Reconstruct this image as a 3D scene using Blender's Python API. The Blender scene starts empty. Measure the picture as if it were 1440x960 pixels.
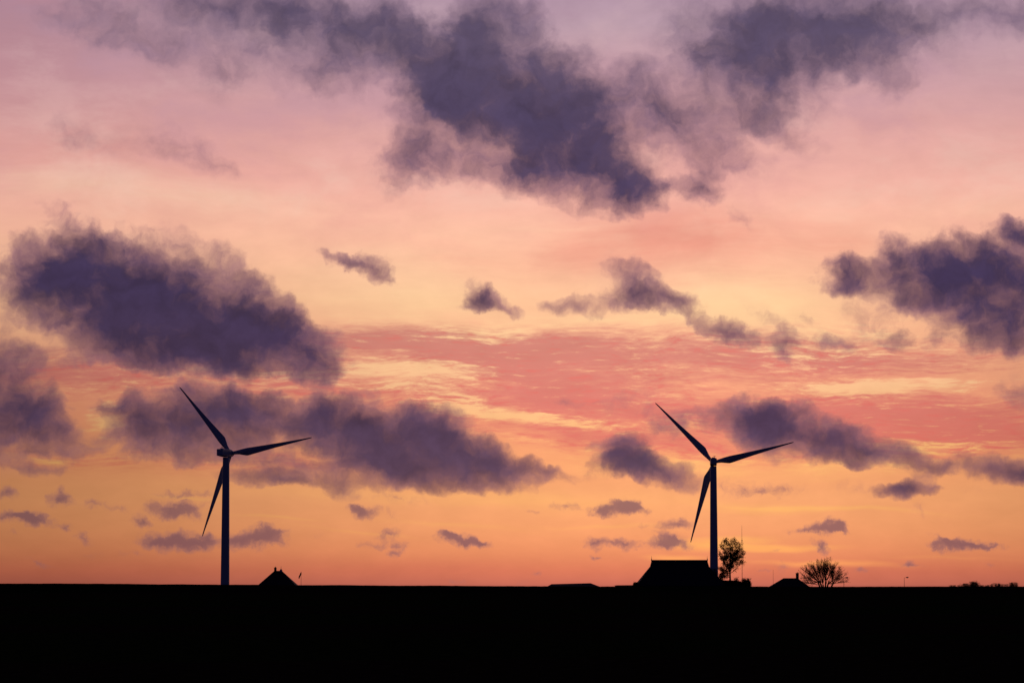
import bpy, bmesh, math, random
from mathutils import Vector, Matrix, Euler, noise as mnoise

C = bpy.context.scene
COL = C.collection
R = math.radians

# ---------------------------------------------------------------- camera
F_PX = 4000.0                      # a 100 mm lens on a 36 mm wide frame, 1440 px across
HORIZON = 826.0
CAM_Z = 2.0
PITCH = math.atan((HORIZON - 480.0) / F_PX)
cam_data = bpy.data.cameras.new("camera")
cam = bpy.data.objects.new("camera", cam_data)
COL.objects.link(cam)
cam.location = (0, 0, CAM_Z)
cam.rotation_euler = (math.pi / 2 + PITCH, 0, 0)
cam_data.sensor_width = 36.0
cam_data.lens = 100.0
cam_data.clip_start = 0.5
cam_data.clip_end = 200000.0
C.camera = cam

C.view_settings.view_transform = 'Standard'
C.view_settings.look = 'None'
C.view_settings.exposure = 0.0
C.view_settings.gamma = 1.0
C.view_settings.use_curve_mapping = False
C.cycles.max_bounces = 6
C.cycles.transparent_max_bounces = 16


def ray(x, y):
    """direction of a picture point (in 1440 x 960 picture units)"""
    c, s = math.cos(PITCH), math.sin(PITCH)
    a, b = (x - 720.0) / F_PX, (480.0 - y) / F_PX
    return Vector((a, c - s * b, s + c * b))


def at(x, y, Y):
    d = ray(x, y)
    return Vector((0, 0, CAM_Z)) + d * (Y / d.y)


def sky_uv(x, y):
    """azimuth and elevation of a picture point, both in units of 1/4000 rad"""
    d = ray(x, y).normalized()
    return (720.0 + F_PX * math.atan2(d.x, d.y), HORIZON - F_PX * math.asin(d.z))


# ---------------------------------------------------------------- sky and sun
def lin(c):
    out = []
    for v in c:
        v /= 255.0
        out.append(v / 12.92 if v <= 0.04045 else ((v + 0.055) / 1.055) ** 2.4)
    return out


class Graph:
    def __init__(self, tree):
        self.t = tree

    def new(self, typ, **kw):
        n = self.t.nodes.new(typ)
        for k, v in kw.items():
            setattr(n, k, v)
        return n

    def put(self, sock, v):
        if v is None:
            return
        if hasattr(v, "links"):
            self.t.links.new(v, sock)
        else:
            sock.default_value = v

    def m(self, op, a, b=None, c=None, clamp=False):
        n = self.new('ShaderNodeMath', operation=op, use_clamp=clamp)
        self.put(n.inputs[0], a); self.put(n.inputs[1], b); self.put(n.inputs[2], c)
        return n.outputs[0]

    def v(self, op, a, b=None, c=None, scale=None):
        n = self.new('ShaderNodeVectorMath', operation=op)
        self.put(n.inputs[0], a); self.put(n.inputs[1], b)
        if c is not None:
            self.put(n.inputs[2], c)
        if scale is not None:
            self.put(n.inputs['Scale'], scale)
        return n.outputs['Value'] if op in ('LENGTH', 'DOT_PRODUCT') else n.outputs[0]

    def step(self, x, a, b, lo=0.0, hi=1.0, kind='SMOOTHSTEP'):
        n = self.new('ShaderNodeMapRange', interpolation_type=kind, clamp=True)
        self.put(n.inputs[0], x); self.put(n.inputs[1], a); self.put(n.inputs[2], b)
        self.put(n.inputs[3], lo); self.put(n.inputs[4], hi)
        return n.outputs[0]

    def mix(self, f, a, b, blend='MIX'):
        n = self.new('ShaderNodeMix', data_type='RGBA', blend_type=blend)
        self.put(n.inputs[0], f)
        for s, val in ((n.inputs[6], a), (n.inputs[7], b)):
            if isinstance(val, (list, tuple)):
                val = (val[0], val[1], val[2], 1.0)
            self.put(s, val)
        return n.outputs[2]

    def noise(self, vec, scale=1.0, detail=4.0, rough=0.55, dims='2D', lac=2.0, dist=0.0):
        n = self.new('ShaderNodeTexNoise', noise_dimensions=dims)
        self.put(n.inputs['Vector'], vec)
        n.inputs['Scale'].default_value = scale
        n.inputs['Detail'].default_value = detail
        n.inputs['Roughness'].default_value = rough
        n.inputs['Lacunarity'].default_value = lac
        n.inputs['Distortion'].default_value = dist
        return n

    def ramp(self, x, lo, hi, stops):
        """stops: (value, srgb colour)"""
        n = self.new('ShaderNodeValToRGB')
        f = self.m('DIVIDE', self.m('SUBTRACT', x, lo), hi - lo)
        self.t.links.new(f, n.inputs[0])
        e = n.color_ramp.elements
        n.color_ramp.interpolation = 'LINEAR'
        while len(e) < len(stops):
            e.new(0.5)
        for el, (p, c) in zip(e, stops):
            el.position = (p - lo) / (hi - lo)
        for el, (p, c) in zip(e, stops):
            el.color = lin(c) + [1.0]
        return n.outputs[0]

    def blobs(self, vec, items, start=0.0, grow=1.5, lift=False):
        """sum of soft round patches of cloud: (x, y, half width, half height, turn, weight)"""
        acc = start
        for (x, y, rx, ry, a, w) in items:
            u, vv = sky_uv(x, y)
            if lift and w < .7:
                w = .17 + .76 * w
            g = self.new('ShaderNodeTexGradient', gradient_type='SPHERICAL')
            tm = g.texture_mapping
            tm.vector_type = 'TEXTURE'
            tm.translation = (u, vv, 0)
            tm.rotation = (0, 0, R(a))
            tm.scale = (rx * grow, ry * grow, 1)
            self.t.links.new(vec, g.inputs[0])
            acc = self.m('MULTIPLY_ADD', g.outputs['Fac'], w, acc)
        return acc


SUN_AZ = math.atan((1010 - 720) / F_PX)      # where the afterglow is brightest, right of the farm
SUN_EL = R(0.3)

# the dark low clouds, the larger ones high up
HIGH_CLOUDS = [
    # long dark bank on the left
    (115, 405, 95, 62, 15, 1.0), (215, 425, 140, 80, 12, 1.2), (320, 465, 120, 62, 18, 1.1),
    (425, 492, 62, 36, 20, .9), (70, 375, 62, 36, 0, .7), (95, 318, 50, 22, 30, .55), (190, 362, 40, 16, 10, .3),
    (245, 500, 150, 26, 0, .5), (10, 425, 40, 40, 0, .35), (395, 445, 40, 26, 25, .5), (160, 470, 80, 36, 10, .6),
    (425, 520, 46, 14, 0, .35),
    # clear gap between the two banks, and the bright eye on the left
    (270, 534, 150, 11, 2, -.65), (120, 545, 80, 16, 0, -.5), (430, 548, 70, 9, 0, -.4), (130, 592, 30, 24, 0, -.8), (62, 648, 34, 6, 0, -.5), (360, 655, 60, 6, 0, -.2), (415, 560, 14, 22, 30, -.4), (505, 650, 20, 12, 0, .2), (440, 640, 30, 10, 0, -.2),
    (1235, 668, 60, 7, 8, -.5), (1335, 672, 30, 10, 0, -.3), (775, 640, 40, 12, 20, -.4), (815, 650, 12, 18, 0, -.3),
    # left edge
    (15, 575, 95, 62, 8, 1.1), (70, 605, 60, 30, 10, .5), (0, 500, 50, 36, 0, .45), (30, 655, 70, 18, 0, .36),
    # behind the left turbine
    (250, 588, 95, 46, 5, 1.15), (185, 592, 45, 42, 0, .55), (335, 580, 75, 42, 15, .75), (385, 612, 60, 36, 10, .5),
    (150, 648, 90, 14, 3, .2), (280, 640, 70, 16, 0, .28),
    # long cloud right of the left turbine
    (452, 582, 58, 36, 20, .95), (528, 618, 95, 48, 18, 1.15), (612, 630, 85, 46, 12, 1.1), (690, 655, 68, 32, 12, 1.0),
    (560, 656, 110, 24, 6, .7), (775, 658, 45, 14, 15, .5), (390, 660, 84, 18, 5, .6), (482, 684, 28, 14, 15, .6),
    (400, 676, 70, 12, 5, .5), (600, 596, 45, 26, 0, .4),
    # cloud left of the right turbine
    (866, 640, 50, 20, 16, .82), (925, 666, 56, 18, 16, .95), (850, 658, 34, 14, 0, .5), (885, 624, 34, 14, 10, .4), (895, 650, 40, 18, 20, .35),
    (890, 560, 45, 22, -15, .38), (800, 565, 40, 12, 5, .2),
    # long cloud right of the right turbine
    (1055, 592, 58, 30, 8, 1.1), (1130, 610, 85, 33, 8, 1.1), (1215, 630, 58, 24, 12, .85), (930, 600, 60, 22, -8, .45),
    (1292, 650, 46, 16, 15, .8), (1272, 685, 46, 14, 0, 1.15), (1040, 575, 34, 16, 0, .4), (1190, 648, 40, 12, 10, .3),
    (1400, 656, 50, 20, 8, 1.0), (1450, 662, 40, 18, 0, .8), (1320, 655, 26, 12, 20, .3),
    # dark cloud on the right edge
    (1410, 385, 95, 56, -8, 1.25), (1445, 430, 80, 62, 0, .8), (1335, 385, 65, 36, -15, .68), (1262, 362, 52, 26, -20, .85), (1225, 385, 40, 26, 0, .45), (1285, 395, 60, 32, 0, .5),
    (1180, 388, 30, 26, 20, .95), (1190, 412, 30, 16, 0, .4), (1300, 420, 55, 30, 0, .5), (1375, 450, 55, 34, 10, .45),
    (1432, 326, 30, 14, 20, .7), (1425, 480, 50, 22, 0, .5), (1440, 550, 50, 24, 0, .45), (1330, 465, 50, 18, 0, .28),
    # the great dark cloud, top middle
    (690, 90, 100, 72, 25, 1.1), (640, 105, 62, 62, 0, .8), (628, 155, 56, 50, 0, .5), (604, 40, 14, 50, 10, -.55), (745, 160, 100, 78, 30, 1.15), (805, 210, 95, 62, 28, 1.0),
    (868, 258, 58, 40, 30, .9), (900, 282, 34, 22, 0, .5), (985, 264, 30, 24, -20, .75), (935, 262, 40, 18, 0, .4),
    (690, 25, 48, 40, 0, .7), (735, 15, 30, 30, 0, .5), (600, 130, 45, 50, 0, .45), (585, 200, 52, 50, 0, .42), (640, 235, 80, 26, 15, .42),
    (850, 135, 80, 54, 20, .68), (905, 165, 90, 56, 20, .5), (985, 180, 80, 40, 20, .3), (950, 110, 50, 44, 0, .2), (1030, 230, 70, 26, 25, .3), (560, 255, 40, 30, 0, .3), (760, 245, 80, 34, 20, .45),
    (1040, 310, 40, 22, 30, .25), (960, 200, 70, 34, 10, .25),
    # top band, left of it
    (395, 15, 140, 36, 5, .75), (505, 42, 95, 46, 10, .8), (575, 75, 60, 46, 20, .55), (300, 10, 80, 26, 0, .5),
    (120, 12, 55, 24, 0, .4), (470, 95, 60, 26, 0, .4), (185, 45, 80, 26, 0, .3), (350, 70, 120, 34, 5, .3), (430, 110, 110, 26, 8, .24), (250, 90, 90, 24, 20, .16),
    # thin veils along the top
    (1250, 45, 190, 66, 4, .26), (220, 35, 220, 44, 4, .2), (450, 60, 200, 74, 6, .2), (1010, 120, 130, 80, 10, .16), (620, 215, 90, 50, 0, .22),
    # top right
    (1040, 30, 95, 62, 0, .75), (1060, 90, 66, 62, 10, .8), (1100, 130, 60, 50, 30, .55), (1150, 40, 105, 52, 0, .75), (1180, 90, 80, 40, 15, .4),
    (1235, 30, 80, 40, 0, .7), (1215, 78, 62, 34, 10, .5), (1000, 95, 44, 36, 0, .5), (1110, 190, 50, 20, 25, .4),
    (1425, 25, 60, 30, 0, .5), (1330, 20, 80, 30, 0, .4), (1010, 150, 50, 26, 10, .3),
    # small ones in the bright middle
    (470, 368, 32, 11, 12, .75), (520, 380, 34, 17, 12, .85), (545, 396, 24, 10, 10, .4),
    (678, 415, 24, 17, 20, .95), (708, 436, 32, 13, 20, .75), (660, 432, 30, 10, 0, .25),
    (885, 398, 48, 22, 5, .8), (935, 420, 38, 16, 12, .9), (860, 425, 44, 20, 0, .5), (800, 430, 38, 14, 0, .45), (870, 370, 30, 16, 0, .35),
    (1035, 465, 54, 15, 18, .6), (1108, 484, 22, 22, 30, .7), (985, 442, 50, 14, 20, .36), (1070, 436, 44, 14, 35, .4), (1180, 482, 40, 12, 0, .5), (1230, 455, 40, 20, 20, .42), (1270, 480, 50, 16, 0, .42), (1140, 450, 30, 20, 40, .3),
    (90, 184, 36, 18, 25, .4), (255, 205, 64, 24, 22, .36), (310, 230, 44, 20, 22, .26), (150, 205, 90, 34, 0, .18),
]
LOW_CLOUDS = [
    (250, 760, 46, 13, 4, 1.1), (222, 764, 26, 8, 0, .6), (278, 768, 28, 7, 8, .6), (290, 757, 12, 7, 0, .8),
    (358, 756, 40, 13, -5, 1.1), (378, 748, 20, 9, 0, .7), (392, 763, 18, 6, 0, .5), (330, 762, 22, 9, 0, .6),
    (50, 730, 26, 9, 10, 1.2), (36, 725, 12, 6, 0, .7), (10, 728, 20, 8, 0, 1.0), (86, 700, 16, 12, 10, 1.1), (6, 694, 18, 10, 0, .9),
    (236, 716, 28, 11, 0, .9), (275, 713, 22, 8, 0, .7), (255, 722, 30, 8, 0, .5), (197, 733, 12, 9, 10, 1.1), (90, 741, 8, 5, 0, .8),
    (160, 713, 22, 6, 12, .6), (128, 709, 16, 6, 0, .6), (212, 712, 10, 6, 0, .5), (270, 694, 28, 6, -6, .6), (240, 696, 20, 5, 0, .4),
    (118, 757, 14, 6, 30, .7), (185, 778, 16, 5, 10, .4), (228, 776, 12, 5, 0, .4), (58, 792, 18, 4, 15, .7), (130, 780, 12, 4, 0, .3),
    (508, 719, 19, 10, 6, 1.2), (500, 714, 10, 6, 0, .4), (550, 722, 12, 7, 20, .5), (480, 745, 10, 4, 0, .2),
    (648, 759, 30, 8, 10, 1.2), (630, 752, 14, 6, 10, .8), (672, 764, 18, 5, 6, .7),
    (545, 752, 20, 8, -20, .75), (522, 767, 20, 6, 5, .65), (556, 768, 14, 8, 20, .7), (553, 779, 12, 4, 0, .7),
    (862, 716, 24, 11, -5, 1.1), (885, 710, 20, 9, 20, 1.1), (902, 716, 12, 6, 20, .6), (845, 720, 14, 8, 0, .6),
    (795, 711, 20, 7, -6, .55), (752, 719, 10, 4, 0, .4), (820, 716, 12, 4, 0, .2),
    (842, 763, 22, 8, 0, 1.0), (878, 763, 20, 7, 10, 1.0), (930, 764, 22, 8, 4, 1.1), (946, 758, 22, 9, 18, 1.0), (968, 768, 10, 5, 0, .5),
    (837, 782, 8, 3, 0, .7), (955, 738, 26, 6, 4, 1.0), (912, 737, 14, 4, 0, .3), (756, 807, 6, 4, 0, .7), (740, 819, 12, 3, 0, .4),
    (1160, 742, 32, 7, -3, 1.1), (1170, 736, 16, 7, 5, .8), (1130, 746, 22, 4, 0, .5), (1186, 744, 12, 5, 12, .5),
    (1155, 768, 10, 9, 30, 1.1), (1352, 766, 34, 8, 0, 1.15), (1328, 764, 18, 6, -5, .6), (1390, 768, 28, 4, 3, .6), (1318, 756, 18, 4, 20, .45),
    (1320, 772, 18, 4, 30, .4), (1278, 793, 12, 6, 0, .9), (1294, 793, 12, 3, 0, .4), (1212, 801, 16, 5, -3, .6), (1392, 792, 8, 4, 20, .4),
    (1075, 803, 10, 3, 0, .6), (1102, 797, 16, 5, 0, .35), (1090, 772, 10, 3, 0, .3),
    (1030, 682, 24, 12, 20, .42), (1060, 690, 34, 8, -8, .45), (1100, 688, 36, 9, 5, .45), (1200, 686, 30, 12, 0, .3),
    (1292, 715, 14, 10, 10, .35), (1360, 690, 40, 8, 0, .2), (640, 816, 14, 4, 0, .4), (560, 700, 50, 8, 8, .35), (690, 715, 40, 6, 0, .1),
    (20, 748, 16, 4, 0, .3), (445, 750, 16, 4, 0, .3),
]
# thin pink veils in the bright sky
PINK = [
    (880, 497, 400, 34, 0, .95), (620, 492, 190, 32, 2, .7), (1000, 592, 380, 48, 2, .9), (780, 552, 170, 40, 4, .85), (880, 625, 200, 16, 4, .7),
    (1330, 590, 190, 40, 2, .95), (1250, 610, 200, 26, 4, .6), (1200, 510, 260, 26, -1, .7), (560, 470, 90, 18, 4, .5), (540, 560, 120, 30, 6, .5),
    (200, 535, 240, 34, 2, .8), (60, 520, 120, 30, 0, .5), (420, 540, 90, 22, 0, .45), (1010, 350, 210, 60, 6, .7), (900, 330, 120, 40, 0, .5),
    (730, 370, 150, 26, 0, .4), (120, 225, 260, 36, 2, .45), (330, 170, 320, 40, -4, .35), (1250, 180, 260, 60, 0, .25), (1180, 330, 120, 30, 0, .35),
    (150, 650, 260, 18, 0, .5), (420, 650, 160, 20, 0, .4), (200, 800, 400, 24, 0, .3), (680, 800, 200, 14, 0, .3), (1290, 805, 260, 14, 0, .5), (620, 480, 300, 10, 0, .4),
]
GLOW = [
    (600, 415, 170, 52, 4, .75), (500, 330, 220, 46, 0, .35), (850, 450, 120, 16, 0, .7), (1075, 420, 110, 36, 0, .95), (1140, 470, 120, 34, 0, .6), (1010, 440, 90, 26, 0, .5),
    (590, 522, 100, 12, 2, 1.0), (560, 538, 90, 16, 4, .6), (1250, 545, 110, 13, -2, 1.0), (1150, 545, 100, 8, 0, .5), (720, 590, 140, 8, 6, 1.0), (650, 572, 90, 14, 8, .5),
    (130, 590, 26, 20, 0, .9), (60, 648, 24, 5, 0, .8), (1010, 762, 90, 9, 1, 1.0), (1110, 768, 70, 5, 2, .9), (950, 780, 44, 5, 0, .9), (1065, 752, 60, 5, 0, .4),
    (400, 690, 300, 14, 2, .3), (760, 700, 300, 20, 4, .4), (900, 655, 120, 14, 0, .7), (1150, 660, 180, 18, 0, .55), (1320, 630, 110, 8, 0, .6), (1080, 712, 100, 8, 4, .5), (1230, 720, 140, 4, 3, .5),
    (1390, 440, 40, 40, 0, .3), (700, 470, 50, 12, 0, .6), (60, 260, 260, 34, 3, .45), (300, 268, 200, 26, 2, .3), (780, 320, 120, 26, 0, .3), (1380, 290, 140, 30, 0, .3), (300, 522, 160, 6, 0, .5), (430, 530, 60, 8, 0, .5),
    (640, 735, 160, 5, 4, .35), (850, 738, 120, 4, 2, .4), (500, 745, 120, 4, 5, .35), (1150, 790, 110, 5, 3, .8), (1340, 785, 120, 4, 0, .35), (250, 702, 60, 3, 3, .5), (380, 727, 100, 3, 3, .35),
]


def build_world():
    world = bpy.data.worlds.new("World")
    C.world = world
    world.use_nodes = True
    t = world.node_tree
    t.nodes.clear()
    g = Graph(t)
    co = g.new('ShaderNodeTexCoord').outputs['Generated']
    d = g.v('NORMALIZE', co)
    sep = g.new('ShaderNodeSeparateXYZ')
    t.links.new(d, sep.inputs[0])
    dx, dy, dz = sep.outputs
    U = g.m('MULTIPLY_ADD', g.m('ARCTAN2', dx, dy), F_PX, 720.0)
    V = g.m('MULTIPLY_ADD', g.m('ARCSINE', dz), -F_PX, HORIZON)
    cmb = g.new('ShaderNodeCombineXYZ')
    t.links.new(U, cmb.inputs[0]); t.links.new(V, cmb.inputs[1])
    P = cmb.outputs[0]

    # ---- clear sky behind the clouds
    base = g.ramp(V, -1600.0, 840.0, [
        (-1600, (52, 50, 82)), (-700, (92, 86, 120)), (-250, (140, 118, 148)), (-60, (162, 134, 160)), (40, (187, 156, 170)), (120, (206, 160, 167)),
        (200, (228, 170, 164)), (270, (244, 180, 165)), (340, (254, 192, 163)), (420, (254, 196, 155)), (500, (248, 176, 138)),
        (580, (246, 160, 122)), (650, (246, 164, 114)), (700, (247, 168, 114)), (742, (245, 161, 109)), (775, (237, 146, 101)),
        (800, (222, 124, 92)), (820, (204, 110, 90)), (832, (150, 84, 78))])
    # the glow dies away from the sun's place along the horizon
    off = g.m('ABSOLUTE', g.m('SUBTRACT', U, 920.0))
    side = g.step(off, 60.0, 1000.0)
    depth = g.step(V, 250.0, 660.0, 0.10, 0.50)
    fade = g.m('SUBTRACT', 1.0, g.m('MULTIPLY', side, depth))
    top_left = g.m('MULTIPLY', g.step(U, 560.0, -100.0), g.step(V, 330.0, 20.0))
    base = g.mix(g.m('MULTIPLY', top_left, 0.5), base, lin((190, 122, 134)))

    # ---- high thin veils, lit from below: bands, ripples
    wv = g.noise(P, 1 / 260.0, 3, .5)
    wob = g.v('MULTIPLY', g.v('SUBTRACT', wv.outputs['Color'], (.5, .5, .5)), (120.0, 34.0, 0.0))
    Pw = g.v('ADD', P, wob)
    Ps = g.v('MULTIPLY', Pw, (1 / 170.0, 1 / 19.0, 1.0))
    streak = g.noise(Ps, 1.0, 7, .66).outputs['Fac']
    Pf = g.v('MULTIPLY', Pw, (1 / 38.0, 1 / 6.5, 1.0))
    fine = g.noise(Pf, 1.0, 5, .68).outputs['Fac']
    patch = g.noise(P, 1 / 170.0, 4, .55).outputs['Fac']
    pinkf = g.blobs(Pw, PINK)
    glowf = g.blobs(Pw, GLOW)
    band = g.m('MULTIPLY', g.step(V, 420.0, 480.0), g.step(V, 690.0, 640.0))
    wave = g.new('ShaderNodeTexWave', wave_type='BANDS', bands_direction='Y', wave_profile='SIN')
    t.links.new(g.v('MULTIPLY', Pw, (1 / 95.0, 1 / 24.0, 1.0)), wave.inputs['Vector'])
    wave.inputs['Scale'].default_value = 1.0
    wave.inputs['Distortion'].default_value = 11.0
    wave.inputs['Detail'].default_value = 4.0
    wave.inputs['Detail Scale'].default_value = 1.3
    wave.inputs['Detail Roughness'].default_value = .6
    rip = g.m('MULTIPLY', g.m('SUBTRACT', wave.outputs['Fac'], .5), g.m('MULTIPLY', band, g.step(patch, .35, .65, .15, 1.0)))
    tex = g.m('ADD', g.m('MULTIPLY', g.m('SUBTRACT', streak, .5), 1.0), g.m('MULTIPLY', g.m('SUBTRACT', fine, .5), g.m('MULTIPLY_ADD', band, 1.25, .10)))
    tex = g.m('MULTIPLY', tex, g.m('MULTIPLY_ADD', band, .42, .45))
    tex = g.m('MULTIPLY_ADD', rip, .15, tex)
    pk = g.m('ADD', g.m('MULTIPLY', pinkf, 1.0), g.m('MULTIPLY', tex, g.step(pinkf, 0.0, .25, .3, 1.0)))
    pk = g.m('ADD', pk, g.m('MULTIPLY', g.m('SUBTRACT', patch, .5), .35))
    gl = g.m('ADD', glowf, g.m('MULTIPLY', tex, g.m('MULTIPLY', g.step(glowf, 0.0, .3), -.9)))
    gl = g.m('ADD', gl, g.m('MULTIPLY', g.m('MULTIPLY', band, g.step(tex, -.02, -.36)), .42))
    pinkcol = g.ramp(V, 100.0, 830.0, [(100, (212, 150, 156)), (220, (229, 152, 142)), (350, (230, 142, 126)), (470, (202, 122, 117)),
                                       (560, (216, 117, 114)), (640, (222, 112, 106)), (740, (222, 124, 92)), (830, (196, 100, 88))])
    glowcol = g.ramp(V, 200.0, 800.0, [(200, (240, 200, 178)), (330, (255, 206, 172)), (430, (255, 208, 158)), (540, (255, 200, 150)),
                                       (640, (255, 190, 120)), (740, (255, 186, 104)), (800, (255, 160, 98))])
    sky = g.mix(g.m('MULTIPLY', g.step(pk, .05, 1.15), .84), base, pinkcol)
    sky = g.mix(g.m('MULTIPLY', g.step(gl, .05, .95), .92), sky, glowcol)
    # redder ripples inside the veil
    red = g.m('MULTIPLY', g.m('MULTIPLY', g.step(pinkf, .25, .8), band), g.step(fine, .52, .72))
    sky = g.mix(g.m('MULTIPLY', red, .34), sky, lin((236, 104, 98)))
    mott = g.noise(g.v('MULTIPLY', Pw, (1.0, 2.2, 1.0)), 1 / 70.0, 6, .6).outputs['Fac']
    fade = g.m('MULTIPLY', fade, g.step(mott, .25, .75, .955, 1.045, 'LINEAR'))
    fcol = g.new('ShaderNodeCombineColor')
    for s in fcol.inputs:
        t.links.new(fade, s)
    sky = g.mix(1.0, sky, fcol.outputs[0], 'MULTIPLY')

    nis = g.new('ShaderNodeTexSky', sky_type='NISHITA')
    nis.sun_disc = False
    nis.sun_elevation = SUN_EL
    nis.sun_rotation = SUN_AZ
    nis.altitude = 0
    nis.air_density = 1.0
    nis.dust_density = 1.5
    nis.ozone_density = 1.0
    # faint lilac and rose veils high up
    lv = g.noise(g.v('MULTIPLY', Pw, (1.0, 2.0, 1.0)), 1 / 210.0, 6, .6).outputs['Fac']
    hi = g.m('MULTIPLY', g.step(V, 420.0, 240.0), g.step(lv, .44, .70, 0.0, .5))
    sky = g.mix(hi, sky, g.ramp(V, 0.0, 420.0, [(0, (168, 136, 158)), (150, (192, 146, 160)), (300, (226, 158, 150)), (420, (236, 156, 140))]))
    lo = g.m('MULTIPLY', g.step(V, 420.0, 240.0), g.step(lv, .48, .26, 0.0, .35))
    sky = g.mix(lo, sky, g.ramp(V, 0.0, 420.0, [(0, (200, 170, 180)), (150, (222, 178, 174)), (300, (246, 206, 184)), (420, (255, 208, 164))]))
    sky = g.mix(1.0, sky, g.v('SCALE', nis.outputs[0], scale=NISHITA_STRENGTH), 'ADD')

    # ---- dark low clouds
    w1 = g.v('SUBTRACT', g.noise(P, 1 / 150.0, 2, .5).outputs['Color'], (.5, .5, .5))
    w2 = g.v('SUBTRACT', g.noise(P, 1 / 46.0, 5, .55).outputs['Color'], (.5, .5, .5))
    size = g.step(V, 60.0, 700.0, 1.25, .72)
    w = g.v('ADD', g.v('MULTIPLY', w1, (34.0, 24.0, 0.0)), g.v('MULTIPLY', w2, (52.0, 42.0, 0.0)))
    Ph = g.v('ADD', P, g.v('SCALE', w, scale=size))
    fh = g.blobs(Ph, HIGH_CLOUDS, grow=1.55)
    w3 = g.v('SUBTRACT', g.noise(P, 1 / 26.0, 5, .6).outputs['Color'], (.5, .5, .5))
    Pl = g.v('ADD', P, g.v('MULTIPLY', w3, (34.0, 22.0, 0.0)))
    fl = g.blobs(Pl, LOW_CLOUDS)
    # clouds beyond the edges of the picture, so that the sky goes on
    out_x = g.step(g.m('ABSOLUTE', g.m('SUBTRACT', U, 720.0)), 800.0, 1150.0)
    out_y = g.step(V, -90.0, -380.0)
    out = g.m('MAXIMUM', out_x, out_y)
    far = g.noise(g.v('MULTIPLY', Ph, (1.0, 1.8, 1.0)), 1 / 520.0, 4, .5).outputs['Fac']
    far = g.m('MULTIPLY', g.step(far, .45, .75, 0.0, 1.5), out)
    f = g.m('ADD', fh, far)
    puff = g.noise(g.v('MULTIPLY', Ph, (1.0, 1.25, 1.0)), 1 / 62.0, 7, .56).outputs['Fac']
    puffl = g.noise(Pl, 1 / 16.0, 5, .58).outputs['Fac']
    wispy = g.m('MULTIPLY', g.m('SUBTRACT', puff, .5), g.step(f, .0, .30, 0.0, 1.0))
    bil = g.noise(Ph, 1 / 75.0, 5, .55).outputs['Fac']
    crisp = g.noise(g.v('ADD', P, g.v('SCALE', w2, scale=26.0)), 1 / 21.0, 5, .6).outputs['Fac']
    wispy = g.m('MULTIPLY_ADD', g.m('SUBTRACT', crisp, .5), g.step(f, .02, .35, 0.0, .42), wispy)
    dens = g.m('MULTIPLY_ADD', f, g.step(bil, .28, .72, .86, 1.16), wispy)
    tau = g.m('POWER', g.m('MAXIMUM', g.m('SUBTRACT', dens, g.step(V, 180.0, 360.0, .05, .16)), 0.0), 1.3)
    ah = g.m('SUBTRACT', 1.0, g.m('EXPONENT', g.m('MULTIPLY', tau, g.step(V, 180.0, 360.0, -1.9, -3.7))))
    dl = g.m('ADD', fl, g.m('MULTIPLY', g.m('SUBTRACT', puffl, .5), g.step(fl, .0, .3, 0.0, 1.1)))
    al = g.step(dl, .04, .95, 0.0, .79)
    # billows: the side of each puff that faces the afterglow is a little lighter
    puff2 = g.noise(g.v('MULTIPLY', g.v('ADD', Ph, (-6.0, 16.0, 0.0)), (1.0, 1.25, 1.0)), 1 / 62.0, 7, .56).outputs['Fac']
    relief = g.m('SUBTRACT', puff, puff2)
    core = g.step(g.m('MULTIPLY_ADD', g.m('SUBTRACT', bil, .5), .8, dens), .15, 1.6)
    edgecol = g.ramp(V, -300.0, 800.0, [(-300, (96, 84, 112)), (60, (136, 110, 130)), (220, (158, 114, 126)), (420, (152, 104, 114)), (600, (142, 96, 106)), (700, (150, 100, 102)), (800, (160, 104, 100))])
    corecol = g.ramp(V, -300.0, 800.0, [(-300, (58, 54, 84)), (60, (84, 72, 98)), (180, (70, 60, 90)), (400, (58, 47, 82)), (560, (72, 56, 84)), (650, (86, 64, 88)), (800, (122, 84, 96))])
    cfade = g.m('SUBTRACT', 1.0, g.m('MULTIPLY', g.m('MULTIPLY', side, depth), .55))
    ccol = g.mix(core, edgecol, corecol)
    bv = g.m('MULTIPLY', g.step(relief, -.30, .30, .76, 1.24, 'LINEAR'), cfade)
    bcol = g.new('ShaderNodeCombineColor')
    for s in bcol.inputs:
        t.links.new(bv, s)
    ccol = g.mix(1.0, ccol, bcol.outputs[0], 'MULTIPLY')
    lcol = g.mix(g.step(fl, .35, 1.2), lin((168, 112, 108)), lin((122, 84, 98)))
    lfade = g.new('ShaderNodeCombineColor')
    for s in lfade.inputs:
        t.links.new(cfade, s)
    lcol = g.mix(1.0, lcol, lfade.outputs[0], 'MULTIPLY')
    soft = g.noise(P, 1 / 110.0, 5, .55).outputs['Fac']
    veil = g.step(g.m('ADD', fh, g.m('MULTIPLY', g.m('SUBTRACT', soft, .5), g.step(fh, 0.0, .2))), .05, .9, 0.0, .26)
    sky = g.mix(veil, sky, g.mix(.35, edgecol, base))
    sky = g.mix(al, sky, lcol)
    sky = g.mix(g.m('MULTIPLY', ah, .98), sky, ccol)

    # ---- the side of the sky away from the sunset is deep dusk blue
    sd = (math.sin(SUN_AZ), math.cos(SUN_AZ), 0.0)
    front = g.step(g.v('DOT_PRODUCT', d, sd), .45, .955)
    dusk = g.ramp(dz, -.2, 1.0, [(-.2, (8, 8, 12)), (0.0, (23, 23, 53)), (.25, (21, 22, 54)), (1.0, (13, 15, 34))])
    sky = g.mix(front, dusk, sky)

    bg = g.new('ShaderNodeBackground')
    t.links.new(sky, bg.inputs['Color'])
    bg.inputs['Strength'].default_value = 1.0
    o = g.new('ShaderNodeOutputWorld')
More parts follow.
